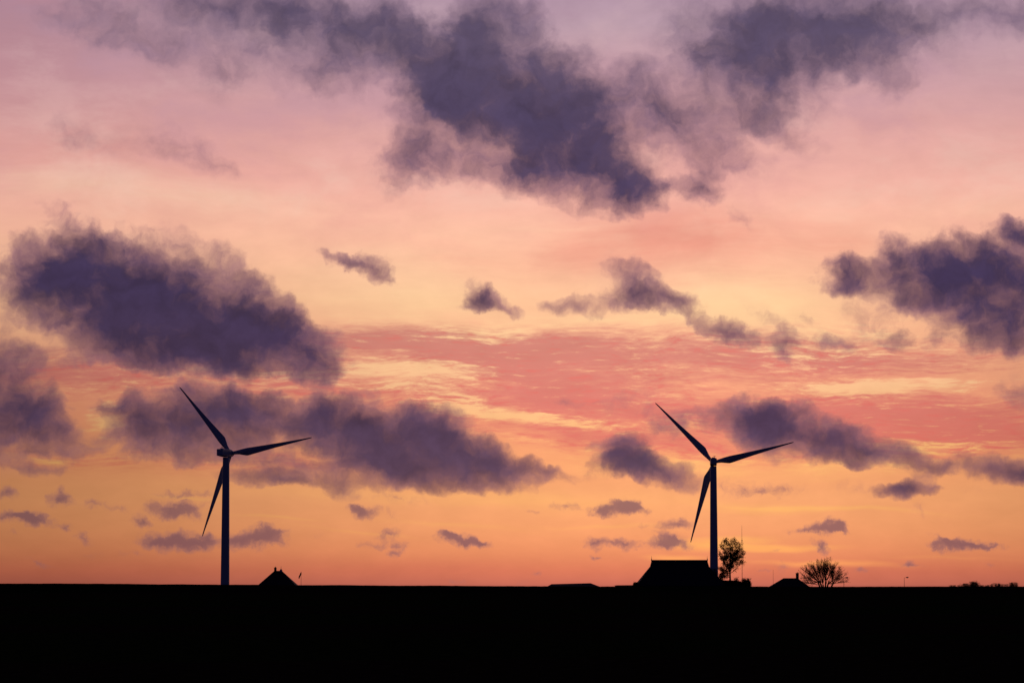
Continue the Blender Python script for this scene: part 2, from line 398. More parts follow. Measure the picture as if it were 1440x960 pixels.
    t.links.new(bg.outputs[0], o.inputs['Surface'])


NISHITA_STRENGTH = 0.004
build_world()

sun_data = bpy.data.lights.new("sun", 'SUN')
sun = bpy.data.objects.new("sun", sun_data)
COL.objects.link(sun)
sun_data.energy = 0.04
sun_data.angle = R(0.5)
sun_data.color = (1.0, 0.55, 0.3)
sun_dir = Vector((math.sin(SUN_AZ) * math.cos(SUN_EL), math.cos(SUN_AZ) * math.cos(SUN_EL), math.sin(SUN_EL)))
sun.rotation_euler = (-sun_dir).to_track_quat('-Z', 'Y').to_euler()
sun.location = (0, 0, 60)


# ---------------------------------------------------------------- helpers
def material(name, color, rough=0.8, spec=0.3, vary=0.25, scale=3.0, color2=None, bump=0.0, stretch=(1, 1, 1), translucent=0.0):
    m = bpy.data.materials.new(name)
    m.use_nodes = True
    t = m.node_tree
    g = Graph(t)
    p = t.nodes['Principled BSDF']
    co = g.new('ShaderNodeTexCoord').outputs['Object']
    co = g.v('MULTIPLY', co, stretch)
    n = g.noise(co, scale, 5, .6, '3D').outputs['Fac']
    c2 = color2 or tuple(c * (1 - vary) for c in color)
    col = g.mix(g.step(n, .3, .7), color, c2)
    t.links.new(col, p.inputs['Base Color'])
    p.inputs['Roughness'].default_value = rough
    p.inputs['Specular IOR Level'].default_value = spec
    if bump:
        b = g.new('ShaderNodeBump')
        b.inputs['Distance'].default_value = bump
        t.links.new(n, b.inputs['Height'])
        t.links.new(b.outputs[0], p.inputs['Normal'])
    if translucent:
        tr = g.new('ShaderNodeBsdfTranslucent')
        t.links.new(col, tr.inputs['Color'])
        mx = g.new('ShaderNodeMixShader')
        mx.inputs[0].default_value = translucent
        t.links.new(p.outputs[0], mx.inputs[1])
        t.links.new(tr.outputs[0], mx.inputs[2])
        t.links.new(mx.outputs[0], t.nodes['Material Output'].inputs['Surface'])
    return m


def link(name, bm, mat, parent=None, smooth=False, loc=None):
    me = bpy.data.meshes.new(name)
    bmesh.ops.recalc_face_normals(bm, faces=bm.faces)
    bm.to_mesh(me)
    bm.free()
    me.materials.append(mat)
    if smooth:
        for p in me.polygons:
            p.use_smooth = True
    o = bpy.data.objects.new(name, me)
    COL.objects.link(o)
    if parent:
        o.parent = parent
    if loc is not None:
        o.location = loc
    return o


def tag(o, label, cat, group=None):
    o['label'] = label
    o['category'] = cat
    if group:
        o['group'] = group
    return o


def thing(name, label, cat, loc, rotz=0.0, group=None):
    o = bpy.data.objects.new(name, None)
    COL.objects.link(o)
    o.location = loc
    o.rotation_euler = (0, 0, rotz)
    o.empty_display_size = 1
    return tag(o, label, cat, group)


def structure(o):
    o['kind'] = 'structure'
    return o


def box(bm, x0, x1, y0, y1, z0, z1):
    vs = [bm.verts.new((x, y, z)) for z in (z0, z1) for x, y in ((x0, y0), (x1, y0), (x1, y1), (x0, y1))]
    for f in ((0, 1, 2, 3), (4, 5, 6, 7), (0, 1, 5, 4), (1, 2, 6, 5), (2, 3, 7, 6), (3, 0, 4, 7)):
        bm.faces.new([vs[i] for i in f])
    return vs


def rings(bm, loops, cap=True):
    """skin a list of equal-length loops of points"""
    rows = [[bm.verts.new(p) for p in l] for l in loops]
    n = len(rows[0])
    for a, b in zip(rows, rows[1:]):
        for i in range(n):
            bm.faces.new((a[i], a[(i + 1) % n], b[(i + 1) % n], b[i]))
    if cap:
        bm.faces.new(rows[0])
        bm.faces.new(rows[-1])
    return rows


def circle(c, r, n, ax=Vector((0, 0, 1)), ry=None):
    ax = Vector(ax).normalized()
    t = Vector((1, 0, 0)) if abs(ax.x) < .9 else Vector((0, 1, 0))
    u = (t - ax * t.dot(ax)).normalized()
    v = ax.cross(u)
    ry = r if ry is None else ry
    return [Vector(c) + u * (r * math.cos(2 * math.pi * i / n)) + v * (ry * math.sin(2 * math.pi * i / n)) for i in range(n)]


def tube(bm, pts, radii, n=6, cap=True):
    pts = [Vector(p) for p in pts]
    loops = []
    for i, p in enumerate(pts):
        a = pts[max(0, i - 1)]
        b = pts[min(len(pts) - 1, i + 1)]
        loops.append(circle(p, radii[i], n, b - a))
    return rings(bm, loops, cap)


def lathe(bm, profile, n=32, c=(0, 0)):
    rings(bm, [[Vector((c[0] + r * math.cos(2 * math.pi * i / n), c[1] + r * math.sin(2 * math.pi * i / n), z)) for i in range(n)] for r, z in profile])


# ---------------------------------------------------------------- materials
M_PAINT = material("turbine_paint", (.72, .72, .74), .42, .5, .06, .25)
M_DARK = material("dark_metal", (.06, .06, .07), .5, .5, .3, 4)
M_STEEL = material("grey_steel", (.22, .22, .23), .5, .5, .2, 4)
M_TILE = material("dark_roof_tiles", (.055, .042, .04), .8, .2, .4, 1.2, bump=.02, stretch=(1, 1, 3))
M_BRICK = material("brick", (.16, .085, .06), .9, .2, .35, 2.5, bump=.01)
M_WHITE = material("white_boards", (.62, .62, .64), .6, .3, .12, 2)
M_GLASS = material("window_glass", (.02, .025, .03), .08, .5, .1, 1)
M_WOOD = material("dark_boards", (.05, .045, .04), .85, .2, .4, 2, stretch=(6, 6, .4))
M_BARK = material("bark", (.055, .045, .036), .95, .1, .4, 6, bump=.02, stretch=(1, 1, .3))
M_TWIG = material("twigs", (.06, .045, .036), .95, .1, .3, 4)
M_LEAF = material("autumn_leaves", (.30, .095, .02), .7, .2, .5, 1.5, translucent=.6)
M_LEAFD = material("dark_leaves", (.045, .05, .02), .8, .2, .5, 1.5, translucent=.2)
M_FLAG = material("pennant_cloth", (.30, .06, .05), .9, .1, .2, 3)


# ---------------------------------------------------------------- ground
def crest(x):
    """height of the grassy bank across the view, about 1000 m away"""
    px = 720 + x * 4.0
    pts = ((-3000, 819.2), (0, 819.9), (140, 820.1), (310, 821.5), (420, 822.0), (600, 822.9), (780, 823.9), (860, 824.1), (1060, 824.1), (1200, 824.5), (1340, 824.1), (1440, 824.0), (5000, 824.0))
    y = pts[-1][1]
    for (a, ya), (b, yb) in zip(pts, pts[1:]):
        if px <= b:
            k = max(0.0, (px - a) / (b - a))
            y = ya + (yb - ya) * k
            break
    z = CAM_Z + (HORIZON - y) * .25
    z += .10 * (mnoise.noise((x * .06, 3.1, 0))) + .05 * mnoise.noise((x * .35, 7.7, 0)) + .035 * mnoise.noise((x * 1.1, 1.7, 0))
    return z


def build_ground():
    xs = [-60000, -20000, -8000, -3000, -1500, -900, -600, -450, -350, -280, -240]
    x = -215.0
    while x <= 215.0:
        xs.append(x)
        x += .5
    xs += [240, 280, 350, 450, 600, 900, 1500, 3000, 8000, 20000, 60000]
    prof = [(-3000, 0), (-200, 0), (-30, 0), (0, 0), (20, 0), (40, 0), (60, 0), (80, 0), (100, 0), (130, 0), (170, 0), (220, 0), (300, 0), (400, 0), (550, 0), (700, 0), (850, 0), (950, 0),
            (975, .03), (984, .25), (991, .7), (996, .95), (1000, 1.0), (1003, 1.0), (1007, .93), (1013, .6), (1020, .22), (1030, .03), (1050, 0),
            (1300, 0), (1800, 0), (3000, 0), (8000, 0), (25000, 0), (60000, 0)]
    bm = bmesh.new()
    cz = [crest(x) for x in xs]
    rows = []
    for y, k in prof:
        row = []
        for x, z in zip(xs, cz):
            h = k * z
            if 40 <= y <= 950:
                h += .10 * mnoise.noise((x * .03, y * .02, 5)) * min(1, (y - 20) / 60)
            row.append(bm.verts.new((x, y, h)))
        rows.append(row)
    for a, b in zip(rows, rows[1:]):
        for i in range(len(xs) - 1):
            bm.faces.new((a[i], a[i + 1], b[i + 1], b[i]))
    m = bpy.data.materials.new("field")
    m.use_nodes = True
    t = m.node_tree
    g = Graph(t)
    p = t.nodes['Principled BSDF']
    co = g.new('ShaderNodeTexCoord').outputs['Object']
    big = g.noise(g.v('MULTIPLY', co, (1 / 90.0, 1 / 40.0, 0)), 1, 4, .5).outputs['Fac']
    tuft = g.noise(co, 1.7, 5, .65).outputs['Fac']
    soil = g.mix(g.step(tuft, .35, .65), lin((36, 30, 22)), lin((50, 44, 33)))
    grass = g.mix(g.step(tuft, .3, .7), lin((28, 34, 18)), lin((46, 56, 30)))
    col = g.mix(g.step(big, .45, .55), soil, grass)
    t.links.new(col, p.inputs['Base Color'])
    p.inputs['Roughness'].default_value = 1.0
    p.inputs['Specular IOR Level'].default_value = 0.0
    b = g.new('ShaderNodeBump')
    b.inputs['Distance'].default_value = .15
    t.links.new(tuft, b.inputs['Height'])
    t.links.new(b.outputs[0], p.inputs['Normal'])
    o = link("ground", bm, m, smooth=True)
    structure(o)


build_ground()


# ---------------------------------------------------------------- wind turbines
ROTOR_R = 45.0
HUB_H = 70.8


def blade_mesh():
    """blade along +Z from the hub centre; chord along X (trailing edge towards +X), thickness along Y"""
    bm = bmesh.new()
    N = 20
    # radius, chord, thickness ratio, trailing share, twist
    st = [(1.2, 1.85, 1.0, .5, 0), (2.6, 1.85, 1.0, .5, 0), (4.5, 2.3, .8, .55, 6), (6.5, 3.2, .52, .62, 10), (8.6, 3.95, .36, .68, 11), (10.0, 3.95, .31, .68, 10),
          (14, 3.45, .26, .68, 7), (19, 2.85, .22, .68, 5), (25, 2.22, .2, .68, 3), (31, 1.66, .18, .68, 2), (37, 1.14, .17, .68, 1), (41.5, .78, .16, .66, 0), (44.2, .62, .16, .6, 0), (45.4, .42, .16, .55, 0), (45.7, .2, .2, .5, 0)]
    loops = []
    for r, ch, th, tr, tw in st:
        loop = []
        for i in range(N):
            a = 2 * math.pi * i / N
            u = .5 * (1 + math.cos(a))            # 1 at trailing edge
            x = (u - (1 - tr)) * ch
            shape = math.sin(a)
            k = min(1, max(0, (th - .3) / .6))    # round root blends into a foil
            foil = shape * (1 - .75 * u * (1 - k))
            y = .5 * th * ch * foil
            ca, sa = math.cos(R(tw)), math.sin(R(tw))
            loop.append(Vector((x * ca - y * sa, x * sa + y * ca, r)))
        loops.append(loop)
    rings(bm, loops)
    return bm


BLADE = None


def turbine(label, base, yaw, phase, HUB_H=HUB_H):
    """rotor looks away from the camera: local +Y is the rotor side"""
    global BLADE
    root = thing('wind_turbine', label, 'wind turbine', base, yaw, 'three bladed wind turbines on the horizon')
    bm = bmesh.new()
    prof = [(2.42, 0.0), (2.42, .5), (2.32, .52)]
    for i in range(1, 25):
        k = i / 24
        prof.append((2.32 + (1.72 - 2.32) * k, .52 + (HUB_H - 2.3 - .52) * k))
    lathe(bm, prof, 40)
    tw = link('tower', bm, M_PAINT, root, smooth=True)
    tw.data.polygons[-1].use_smooth = False
    for z in (18.0, 42.0):
        r = 2.32 - .6 * (z / (HUB_H - 2.3))
        bm = bmesh.new()
        lathe(bm, [(r + .01, z - .12), (r + .07, z - .1), (r + .07, z + .1), (r, z + .12)], 40)
        link('flange', bm, M_PAINT, root)
    bm = bmesh.new()
    box(bm, -.5, .5, -2.36, -2.26, .8, 3.0)
    dr = link('door', bm, M_STEEL, root)
    bm = bmesh.new()
    box(bm, .3, .42, -2.42, -2.362, 1.8, 1.95)
    link('handle', bm, M_DARK, dr)
    # nacelle: a long rounded box that narrows to the rotor
    bm = bmesh.new()
    loops = []
    for y, w, h0, h1, rr in ((-9.0, 1.35, -1.55, 1.5, .3), (-8.6, 1.65, -1.75, 1.72, .4), (-2.0, 1.85, -2.1, 2.0, .4), (1.0, 1.85, -2.1, 2.0, .5), (4.0, 1.75, -1.95, 1.9, .7), (4.9, 1.5, -1.6, 1.6, .9)):
        loop = []
        for cx, cz, a0 in ((w - rr, h1 - rr, 0), (-w + rr, h1 - rr, 90), (-w + rr, h0 + rr, 180), (w - rr, h0 + rr, 270)):
            for k in range(5):
                a = R(a0 + 22.5 * k)
                loop.append(Vector((cx + rr * math.cos(a), y, cz + rr * math.sin(a) + HUB_H)))
        loops.append(loop)
    rings(bm, loops)
    na = link('nacelle', bm, M_PAINT, root, smooth=False)
    bm = bmesh.new()
    tube(bm, [(.5, -6.6, HUB_H + 1.6), (.5, -6.6, HUB_H + 3.0)], [.09, .06], 8)
    tube(bm, [(.1, -6.6, HUB_H + 2.75), (.9, -6.6, HUB_H + 2.75)], [.05, .05], 6)
    for xx in (.1, .9):
        lathe(bm, [(.16, HUB_H + 2.7), (.18, HUB_H + 2.86), (.1, HUB_H + 3.02)], 10, (xx, -6.6))
    link('wind_vane', bm, M_DARK, na)
    bm = bmesh.new()
    box(bm, -.9, .9, -5.9, -4.6, HUB_H + 1.75, HUB_H + 2.25)
    link('cooler', bm, M_PAINT, na)
    # rotor: hub and three blades, in the plane y = 4.6, tilted up 5 degrees
    rot = Matrix.Translation((0, 6.3, HUB_H)) @ Matrix.Rotation(R(1), 4, 'X')
    bm = bmesh.new()
    prof = [(1.45, -1.5), (1.7, -1.3), (1.75, 0), (1.6, .9), (1.2, 1.7), (.6, 2.25), (.1, 2.4)]
    rings(bm, [[rot @ Vector((r * math.cos(2 * math.pi * i / 28), z, r * math.sin(2 * math.pi * i / 28))) for i in range(28)] for r, z in prof])
    link('hub', bm, M_PAINT, root, smooth=True)
    for k in range(3):
        if BLADE is None:
            bl = link('blade', blade_mesh(), M_PAINT, root, smooth=True)
            BLADE = bl
        else:
            bl = BLADE.copy()
            COL.objects.link(bl)
            bl.parent = root
        # phase is the angle of the first blade above the horizontal right, seen by the camera
        bl.matrix_local = rot @ Matrix.Rotation(R(90 - (phase + 120 * k)), 4, 'Y')
    return root


def base_for(x, depth, z=0.0):
    p = at(x, 822, depth)
    return Vector((p.x, p.y, z))


turbine('tall white wind turbine standing left of the small pyramid roofed house', base_for(316.4, 1475), R(-17), 9.6, 71.6)
turbine('tall white wind turbine standing behind the big farmhouse beside the leafy tree', base_for(1004.2, 1562), R(-3), 14.0)


# ---------------------------------------------------------------- buildings
def hip_roof(bm, ex, ey, ez, rx, rz, flare=0.0, over=.35, drop=.0):
    """hipped roof: eaves rectangle half sizes ex, ey at height ez, ridge half length rx at rz.
    flare: the top part of the hip ends steepens into a small gablet"""
    x, y = ex + over, ey + over
    e = [bm.verts.new(v) for v in ((-x, -y, ez), (x, -y, ez), (x, y, ez), (-x, y, ez))]
    e0 = [bm.verts.new((v.co.x, v.co.y, ez - .25)) for v in e]
    r = [bm.verts.new((-rx, 0, rz)), bm.verts.new((rx, 0, rz))]
    bm.faces.new(e0)
    for i in range(4):
        bm.faces.new((e0[i], e0[(i + 1) % 4], e[(i + 1) % 4], e[i]))
    if flare:
        gh = flare                              # gablet height
        gy = (y) * gh / (rz - ez)
        gx = rx + .22 * gh
        L = [bm.verts.new((-gx, -gy, rz - gh)), bm.verts.new((-gx, gy, rz - gh))]
        Q = [bm.verts.new((gx, -gy, rz - gh)), bm.verts.new((gx, gy, rz - gh))]
        bm.faces.new((e[0], e[1], Q[0], r[1], r[0], L[0]))
        bm.faces.new((e[2], e[3], L[1], r[0], r[1], Q[1]))
        bm.faces.new((e[3], e[0], L[0], L[1])); bm.faces.new((L[0], r[0], L[1]))
        bm.faces.new((e[1], e[2], Q[1], Q[0])); bm.faces.new((Q[0], Q[1], r[1]))
    else:
        bm.faces.new((e[0], e[1], r[1], r[0])); bm.faces.new((e[2], e[3], r[0], r[1]))
        bm.faces.new((e[3], e[0], r[0])); bm.faces.new((e[1], e[2], r[1]))


def walls(bm, ex, ey, ez):
    box(bm, -ex, ex, -ey, ey, 0, ez - .02)


def window(parent, x, y, z, w, h):
    """window in a wall that faces the camera (local -Y)"""
    bm = bmesh.new()
    for a, b, c, d in ((x - w / 2, x + w / 2, z, z + .1), (x - w / 2, x + w / 2, z + h - .1, z + h), (x - w / 2, x - w / 2 + .1, z + .1, z + h - .1), (x + w / 2 - .1, x + w / 2, z + .1, z + h - .1), (x - .04, x + .04, z + .1, z + h - .1)):
        box(bm, a, b, y - .06, y + .02, c, d)
    f = link('window', bm, M_WHITE, parent)
    bm = bmesh.new()
    box(bm, x - w / 2 + .1, x + w / 2 - .1, y - .02, y + .015, z + .1, z + h - .1)
    link('pane', bm, M_GLASS, f)
    return f


def door(parent, x, y, w, h):
    bm = bmesh.new()
    box(bm, x - w / 2, x + w / 2, y - .07, y + .02, .05, h)
    d = link('door', bm, M_WOOD, parent)
    bm = bmesh.new()
    box(bm, x + w / 2 - .3, x + w / 2 - .15, y - .13, y - .072, 1.0, 1.08)
    link('handle', bm, M_STEEL, d)


def chimney(parent, x, y, z0, z1, w):
    bm = bmesh.new()
    box(bm, x - w / 2, x + w / 2, y - w / 2, y + w / 2, z0, z1)
    box(bm, x - w / 2 - .12, x + w / 2 + .12, y - w / 2 - .12, y + w / 2 + .12, z1 + .003, z1 + .2)
    c = link('chimney', bm, M_BRICK, parent)
    bm = bmesh.new()
    lathe(bm, [(.2, z1 + .203), (.2, z1 + .55), (.15, z1 + .55)], 10, (x, y))
    link('chimney_pot', bm, M_BRICK, c)


def height(y, depth):
    return at(720, y, depth).z


# big farmhouse with a steep hipped barn roof
D = 1200.0
pl, pr = at(916.3, 787.5, D), at(994.6, 787.5, D)
cx = (pl.x + pr.x) / 2
rz = pl.z
rx = (pr.x - pl.x) / 2
ez = 3.0
slope = (at(1, 819.5, D).z, )
z_eave_vis = height(819.5, D)
ex_vis = cx - at(896.2, 819.5, D).x
gx_vis = cx - at(913.6, 796.0, D).x
gz_vis = height(796.0, D)
k = (ex_vis - gx_vis) / (gz_vis - z_eave_vis)
ex = ex_vis + k * (z_eave_vis - ez)
farm = thing('farmhouse', 'large farmhouse with long steep dark hipped roof in front of the right wind turbine', 'farmhouse', (cx, D, 0))
bm = bmesh.new(); walls(bm, ex - .4, 11.0, ez)
wl = link('wall', bm, M_BRICK, farm)
bm = bmesh.new(); hip_roof(bm, ex - .35, 11.2, ez, rx, rz, rz - gz_vis)
rf = link('roof', bm, M_TILE, farm)
bm = bmesh.new()
tube(bm, [(-rx, 0, rz + .02), (rx, 0, rz + .02)], [.2, .2], 8)
link('ridge_tiles', bm, M_TILE, rf)
for sgn in (-1, 1):
    bm = bmesh.new()
    x0 = sgn * rx
    bx = sorted((x0 + sgn * .06, x0 + sgn * .16))
    v = [(bx[0], -.9, rz - 1.7), (bx[0], .9, rz - 1.7), (bx[0], 0, rz + .35)]
    w = [(bx[1], a[1], a[2]) for a in v]
    rings(bm, [v, w])
    ob = link('gable_board', bm, M_WHITE, farm)
    bm = bmesh.new()
    tube(bm, [(x0 + sgn * .05, 0, rz - .1), (x0 + sgn * .05, 0, rz + .5), (x0 - sgn * .02, 0, rz + .9), (x0 - sgn * .02, 0, rz + 1.9)], [.22, .17, .08, .03], 8)
    link('finial', bm, M_DARK, farm)
for i in range(5):
    window(farm, -14 + 5.4 * i, -11.0, 1.1, 1.3, 1.5)
door(farm, 13.4, -11.0, 3.0, 2.7)

# low flat annex left of the farmhouse
pa, pb = at(864.0, 822.3, 1195), at(893.5, 822.3, 1195)
annex = thing('annex_shed', 'low flat roofed shed against the left end of the big farmhouse', 'shed', ((pa.x + pb.x) / 2, 1192.0, 0))
aw = (pb.x - pa.x) / 2
az_ = pa.z
bm = bmesh.new(); box(bm, -aw + .2, aw - .2, -3, 3, 0, az_ - .25)
link('wall', bm, M_BRICK, annex)
bm = bmesh.new()
rings(bm, [[Vector((-aw - .4, y, az_ - .24)), Vector((aw, y, az_ - .24)), Vector((aw, y, az_ + .06)), Vector((-aw + 1.0, y, az_ - .01)), Vector((-aw - .4, y, az_ - .2))] for y in (-3.2, 3.2)])
link('roof', bm, M_WOOD, annex)
door(annex, 1.6, -3.0, 1.8, 2.2)

# long low shed further left
D = 1150.0
pts = [at(x, y, D) for x, y in ((769.5, 824.2), (775.8, 820.7), (831.0, 819.3), (844.5, 824.2))]
cx = (pts[0].x + pts[3].x) / 2
shed = thing('long_shed', 'long low shed with shallow dark roof left of the big farmhouse', 'shed', (cx, D + 6, 0))
bm = bmesh.new(); box(bm, pts[0].x - cx + .3, pts[3].x - cx - .3, -5.5, 5.5, 0, 2.2)
link('wall', bm, M_WOOD, shed)
bm = bmesh.new()
a0, a1, r0, r1 = pts[0].x - cx - .5, pts[3].x - cx + .5, pts[1].x - cx, pts[2].x - cx
z0 = 2.21
e = [bm.verts.new(q) for q in ((a0, -6, z0), (a1, -6, z0), (a1, 6, z0), (a0, 6, z0))]
rr = [bm.verts.new((r0, 0, pts[1].z)), bm.verts.new((r1, 0, pts[2].z))]
bm.faces.new(e)
bm.faces.new((e[0], e[1], rr[1], rr[0])); bm.faces.new((e[2], e[3], rr[0], rr[1])); bm.faces.new((e[3], e[0], rr[0])); bm.faces.new((e[1], e[2], rr[1]))
link('roof', bm, M_TILE, shed)
door(shed, -4.0, -5.5, 3.2, 2.1)

# small pyramid roofed house right of the left turbine
D = 1200.0
pl, pr = at(387.2, 802.0, D), at(397.4, 802.0, D)
cx = (pl.x + pr.x) / 2
rz = pl.z
ez = 3.0
half_vis = (at(417.0, 821.9, D).x - at(364.8, 821.9, D).x) / 2
zz = height(821.9, D)
rx = (pr.x - pl.x) / 2
kk = (half_vis - rx) / (rz - zz)
ex = rx + kk * (rz - ez)
house = thing('pyramid_house', 'small house with dark pyramid roof and square chimney right of the left turbine', 'house', (at(391.0, 822, D).x, D, 0))
bm = bmesh.new(); walls(bm, ex - .5, ex - 1.6, ez)
link('wall', bm, M_BRICK, house)
bm = bmesh.new(); hip_roof(bm, ex - .4, ex - 1.4, ez, rx, rz, 0)
rf = link('roof', bm, M_TILE, house)
hx = at(391.0, 822, D).x
chimney(rf, at(387.2, 800, D).x - hx, 0, rz - 1.2, height(798.2, D) , .95)
gx = at(395.3, 800, D).x - hx
bm = bmesh.new()
rings(bm, [[Vector((gx - .62, y, rz - .5)), Vector((gx + .62, y, rz - .5)), Vector((gx + .5, y, rz + .35)), Vector((gx, y, height(799.2, D))), Vector((gx - .5, y, rz + .35))] for y in (-.5, -.36)])
link('gable_board', bm, M_WHITE, rf)
bm = bmesh.new()
tube(bm, [(gx, -.3, rz - .1), (gx, -.3, height(798.6, D)), (gx, -.3, height(795.6, D))], [.12, .07, .03], 8)
link('finial', bm, M_DARK, rf)
for i in range(3):
    window(house, -4.2 + 4.2 * i, -(ex - 1.6), 1.0, 1.2, 1.4)
sx = at(369.7, 820.8, D).x - hx

# small house with hipped roof in front of the bare tree
D = 1180.0
pl, pr = at(1101.8, 812.4, D), at(1121.5, 812.2, D)
hxp = at(1110.5, 820, D).x
rz = pl.z
cot = thing('cottage', 'low cottage with hipped roof and one chimney left of the bare tree', 'house', (hxp, D, 0))
ez = 2.1
zz = height(823.3, D)
l_vis = at(1084.5, 823.3, D).x - hxp
r_vis = at(1135.6, 823.3, D).x - hxp
rl, rr_ = pl.x - hxp, pr.x - hxp
el = rl + (l_vis - rl) * (rz - ez) / (rz - zz)
er = rr_ + (r_vis - rr_) * (rz - ez) / (rz - zz)
bm = bmesh.new(); box(bm, el + .6, er - .6, -4.4, 4.4, 0, ez - .02)
link('wall', bm, M_BRICK, cot)
bm = bmesh.new()
e = [bm.verts.new(q) for q in ((el, -5, ez), (er, -5, ez), (er, 5, ez), (el, 5, ez))]
q = [bm.verts.new((rl, 0, rz)), bm.verts.new((rr_, 0, rz))]
bm.faces.new(e)
bm.faces.new((e[0], e[1], q[1], q[0])); bm.faces.new((e[2], e[3], q[0], q[1])); bm.faces.new((e[3], e[0], q[0])); bm.faces.new((e[1], e[2], q[1]))
rf = link('roof', bm, M_TILE, cot)
chimney(rf, at(1121.2, 808, D).x - hxp, 0, rz - 1.3, height(806.0, D), 1.12)
for i in range(3):
    window(cot, -4.4 + 4.0 * i, -4.4, .9, 1.2, 1.3)


# ---------------------------------------------------------------- poles and lamps
def pole_thing(name, label, cat, x, ytop, depth, r0, r1, group=None):
    p = at(x, ytop, depth)
    root = thing(name, label, cat, (p.x, depth, 0), 0, group)
    bm = bmesh.new()
    tube(bm, [(0, 0, 0), (0, 0, p.z * .5), (0, 0, p.z)], [r0, (r0 + r1) / 2, r1], 8)
    link('pole', bm, M_STEEL, root)
    return root, p.z


fp, fz = pole_thing('flagpole', 'thin flagpole with a drooping pennant right of the pyramid roofed house', 'flagpole', 423.5, 804.6, 1195, .085, .055)
bm = bmesh.new()
k = 1195 / F_PX
line = [(-.03, 0, .15), (-.35, .9, .4), (-.75, 2.0, .3), (-1.3, 3.2, .3), (-2.1, 4.6, .34), (-2.7, 6.2, .3), (-3.0, 7.6, .22), (-3.1, 8.4, .05)]
lf, lb = [], []
for i, (dx, dy, w) in enumerate(line):
    for side, out in ((-.02, lf), (.02, lb)):
        yy = .12 * math.sin(i * 1.7) + side
        out.append([(dx * k - w * .8, yy, fz - (.3 + dy) * k + w * .45), (dx * k + w * .8, yy, fz - (.3 + dy) * k - w * .45)])
loops = []
for a, b in zip(lf, lb):
    loops.append([Vector(a[0]), Vector(a[1]), Vector(b[1]), Vector(b[0])])
rings(bm, loops)
link('pennant', bm, M_FLAG, fp)
bm = bmesh.new()
lathe(bm, [(.02, fz), (.12, fz + .06), (.15, fz + .16), (.1, fz + .28), (.02, fz + .32)], 10)
link('finial', bm, M_STEEL, fp)

# slim radio mast behind the leafy tree
p = at(1043.2, 737.5, 1900)
mast = thing('radio_mast', 'very tall thin radio mast rising behind the leafy tree', 'mast', (p.x, 1900, 0))
bm = bmesh.new()
zt = height(760, 1900)
rr3 = .26
for a in (90, 210, 330):
    tube(bm, [(rr3 * math.cos(R(a)), rr3 * math.sin(R(a)), 0), (rr3 * math.cos(R(a)), rr3 * math.sin(R(a)), zt)], [.045, .045], 5)
n = int(zt / .8)
for i in range(n):
    z = i * .8
    for a in (90, 210, 330):
        b = a + 120
        tube(bm, [(rr3 * math.cos(R(a)), rr3 * math.sin(R(a)), z), (rr3 * math.cos(R(b)), rr3 * math.sin(R(b)), z + .8)], [.02, .02], 3)
link('lattice', bm, M_STEEL, mast)
bm = bmesh.new(); tube(bm, [(0, 0, zt - 1), (0, 0, p.z - 3), (0, 0, p.z)], [.13, .08, .03], 6)
link('antenna', bm, M_STEEL, mast)
bm = bmesh.new(); lathe(bm, [(.2, zt), (.4, zt + .1), (.4, zt + .5), (.2, zt + .6)], 12)
link('collar', bm, M_DARK, mast)

pole_thing('aerial_pole', 'short thin bare pole just left of the low cottage', 'pole', 1087.2, 800.5, 1190, .06, .04)


def street_lamp(label, x, ytop, depth, group):
    root, z = pole_thing('street_lamp', label, 'street lamp', x, ytop + 1.0, depth, .11, .07, group)
    k = depth / F_PX
    bm = bmesh.new()
    tube(bm, [(0, 0, z - .05), (.15 * k, 0, z + .5 * k), (.9 * k, 0, z + .9 * k), (2.6 * k, 0, z + 1.1 * k)], [.07, .06, .055, .05], 8)
    link('arm', bm, M_STEEL, root)
    bm = bmesh.new()
    loops = []
    for s, w, h in ((2.4, .08, .06), (2.8, .26, .16), (4.2, .36, .24), (5.6, .3, .18), (6.2, .1, .06)):
        loops.append([Vector((s * k, w * math.cos(2 * math.pi * i / 12), z + (1.12 + .05 * s) * k + h * math.sin(2 * math.pi * i / 12))) for i in range(12)])
    rings(bm, loops)
    hd = link('lamp_head', bm, M_STEEL, root, smooth=True)
    bm = bmesh.new()
    lathe(bm, [(.26, z + 1.2 * k - .32), (.26, z + 1.2 * k - .26), (.2, z + 1.2 * k - .2)], 12, (4.2 * k, 0))
    link('lens', M_GLASS and bm, M_GLASS, hd)


street_lamp('unlit street lamp in front of the right edge of the bare tree', 1186.6, 811.8, 1150, 'street lamps along the far road')
street_lamp('unlit street lamp alone between the bare tree and the far right shrubs', 1271.6, 811.6, 1250, 'street lamps along the far road')


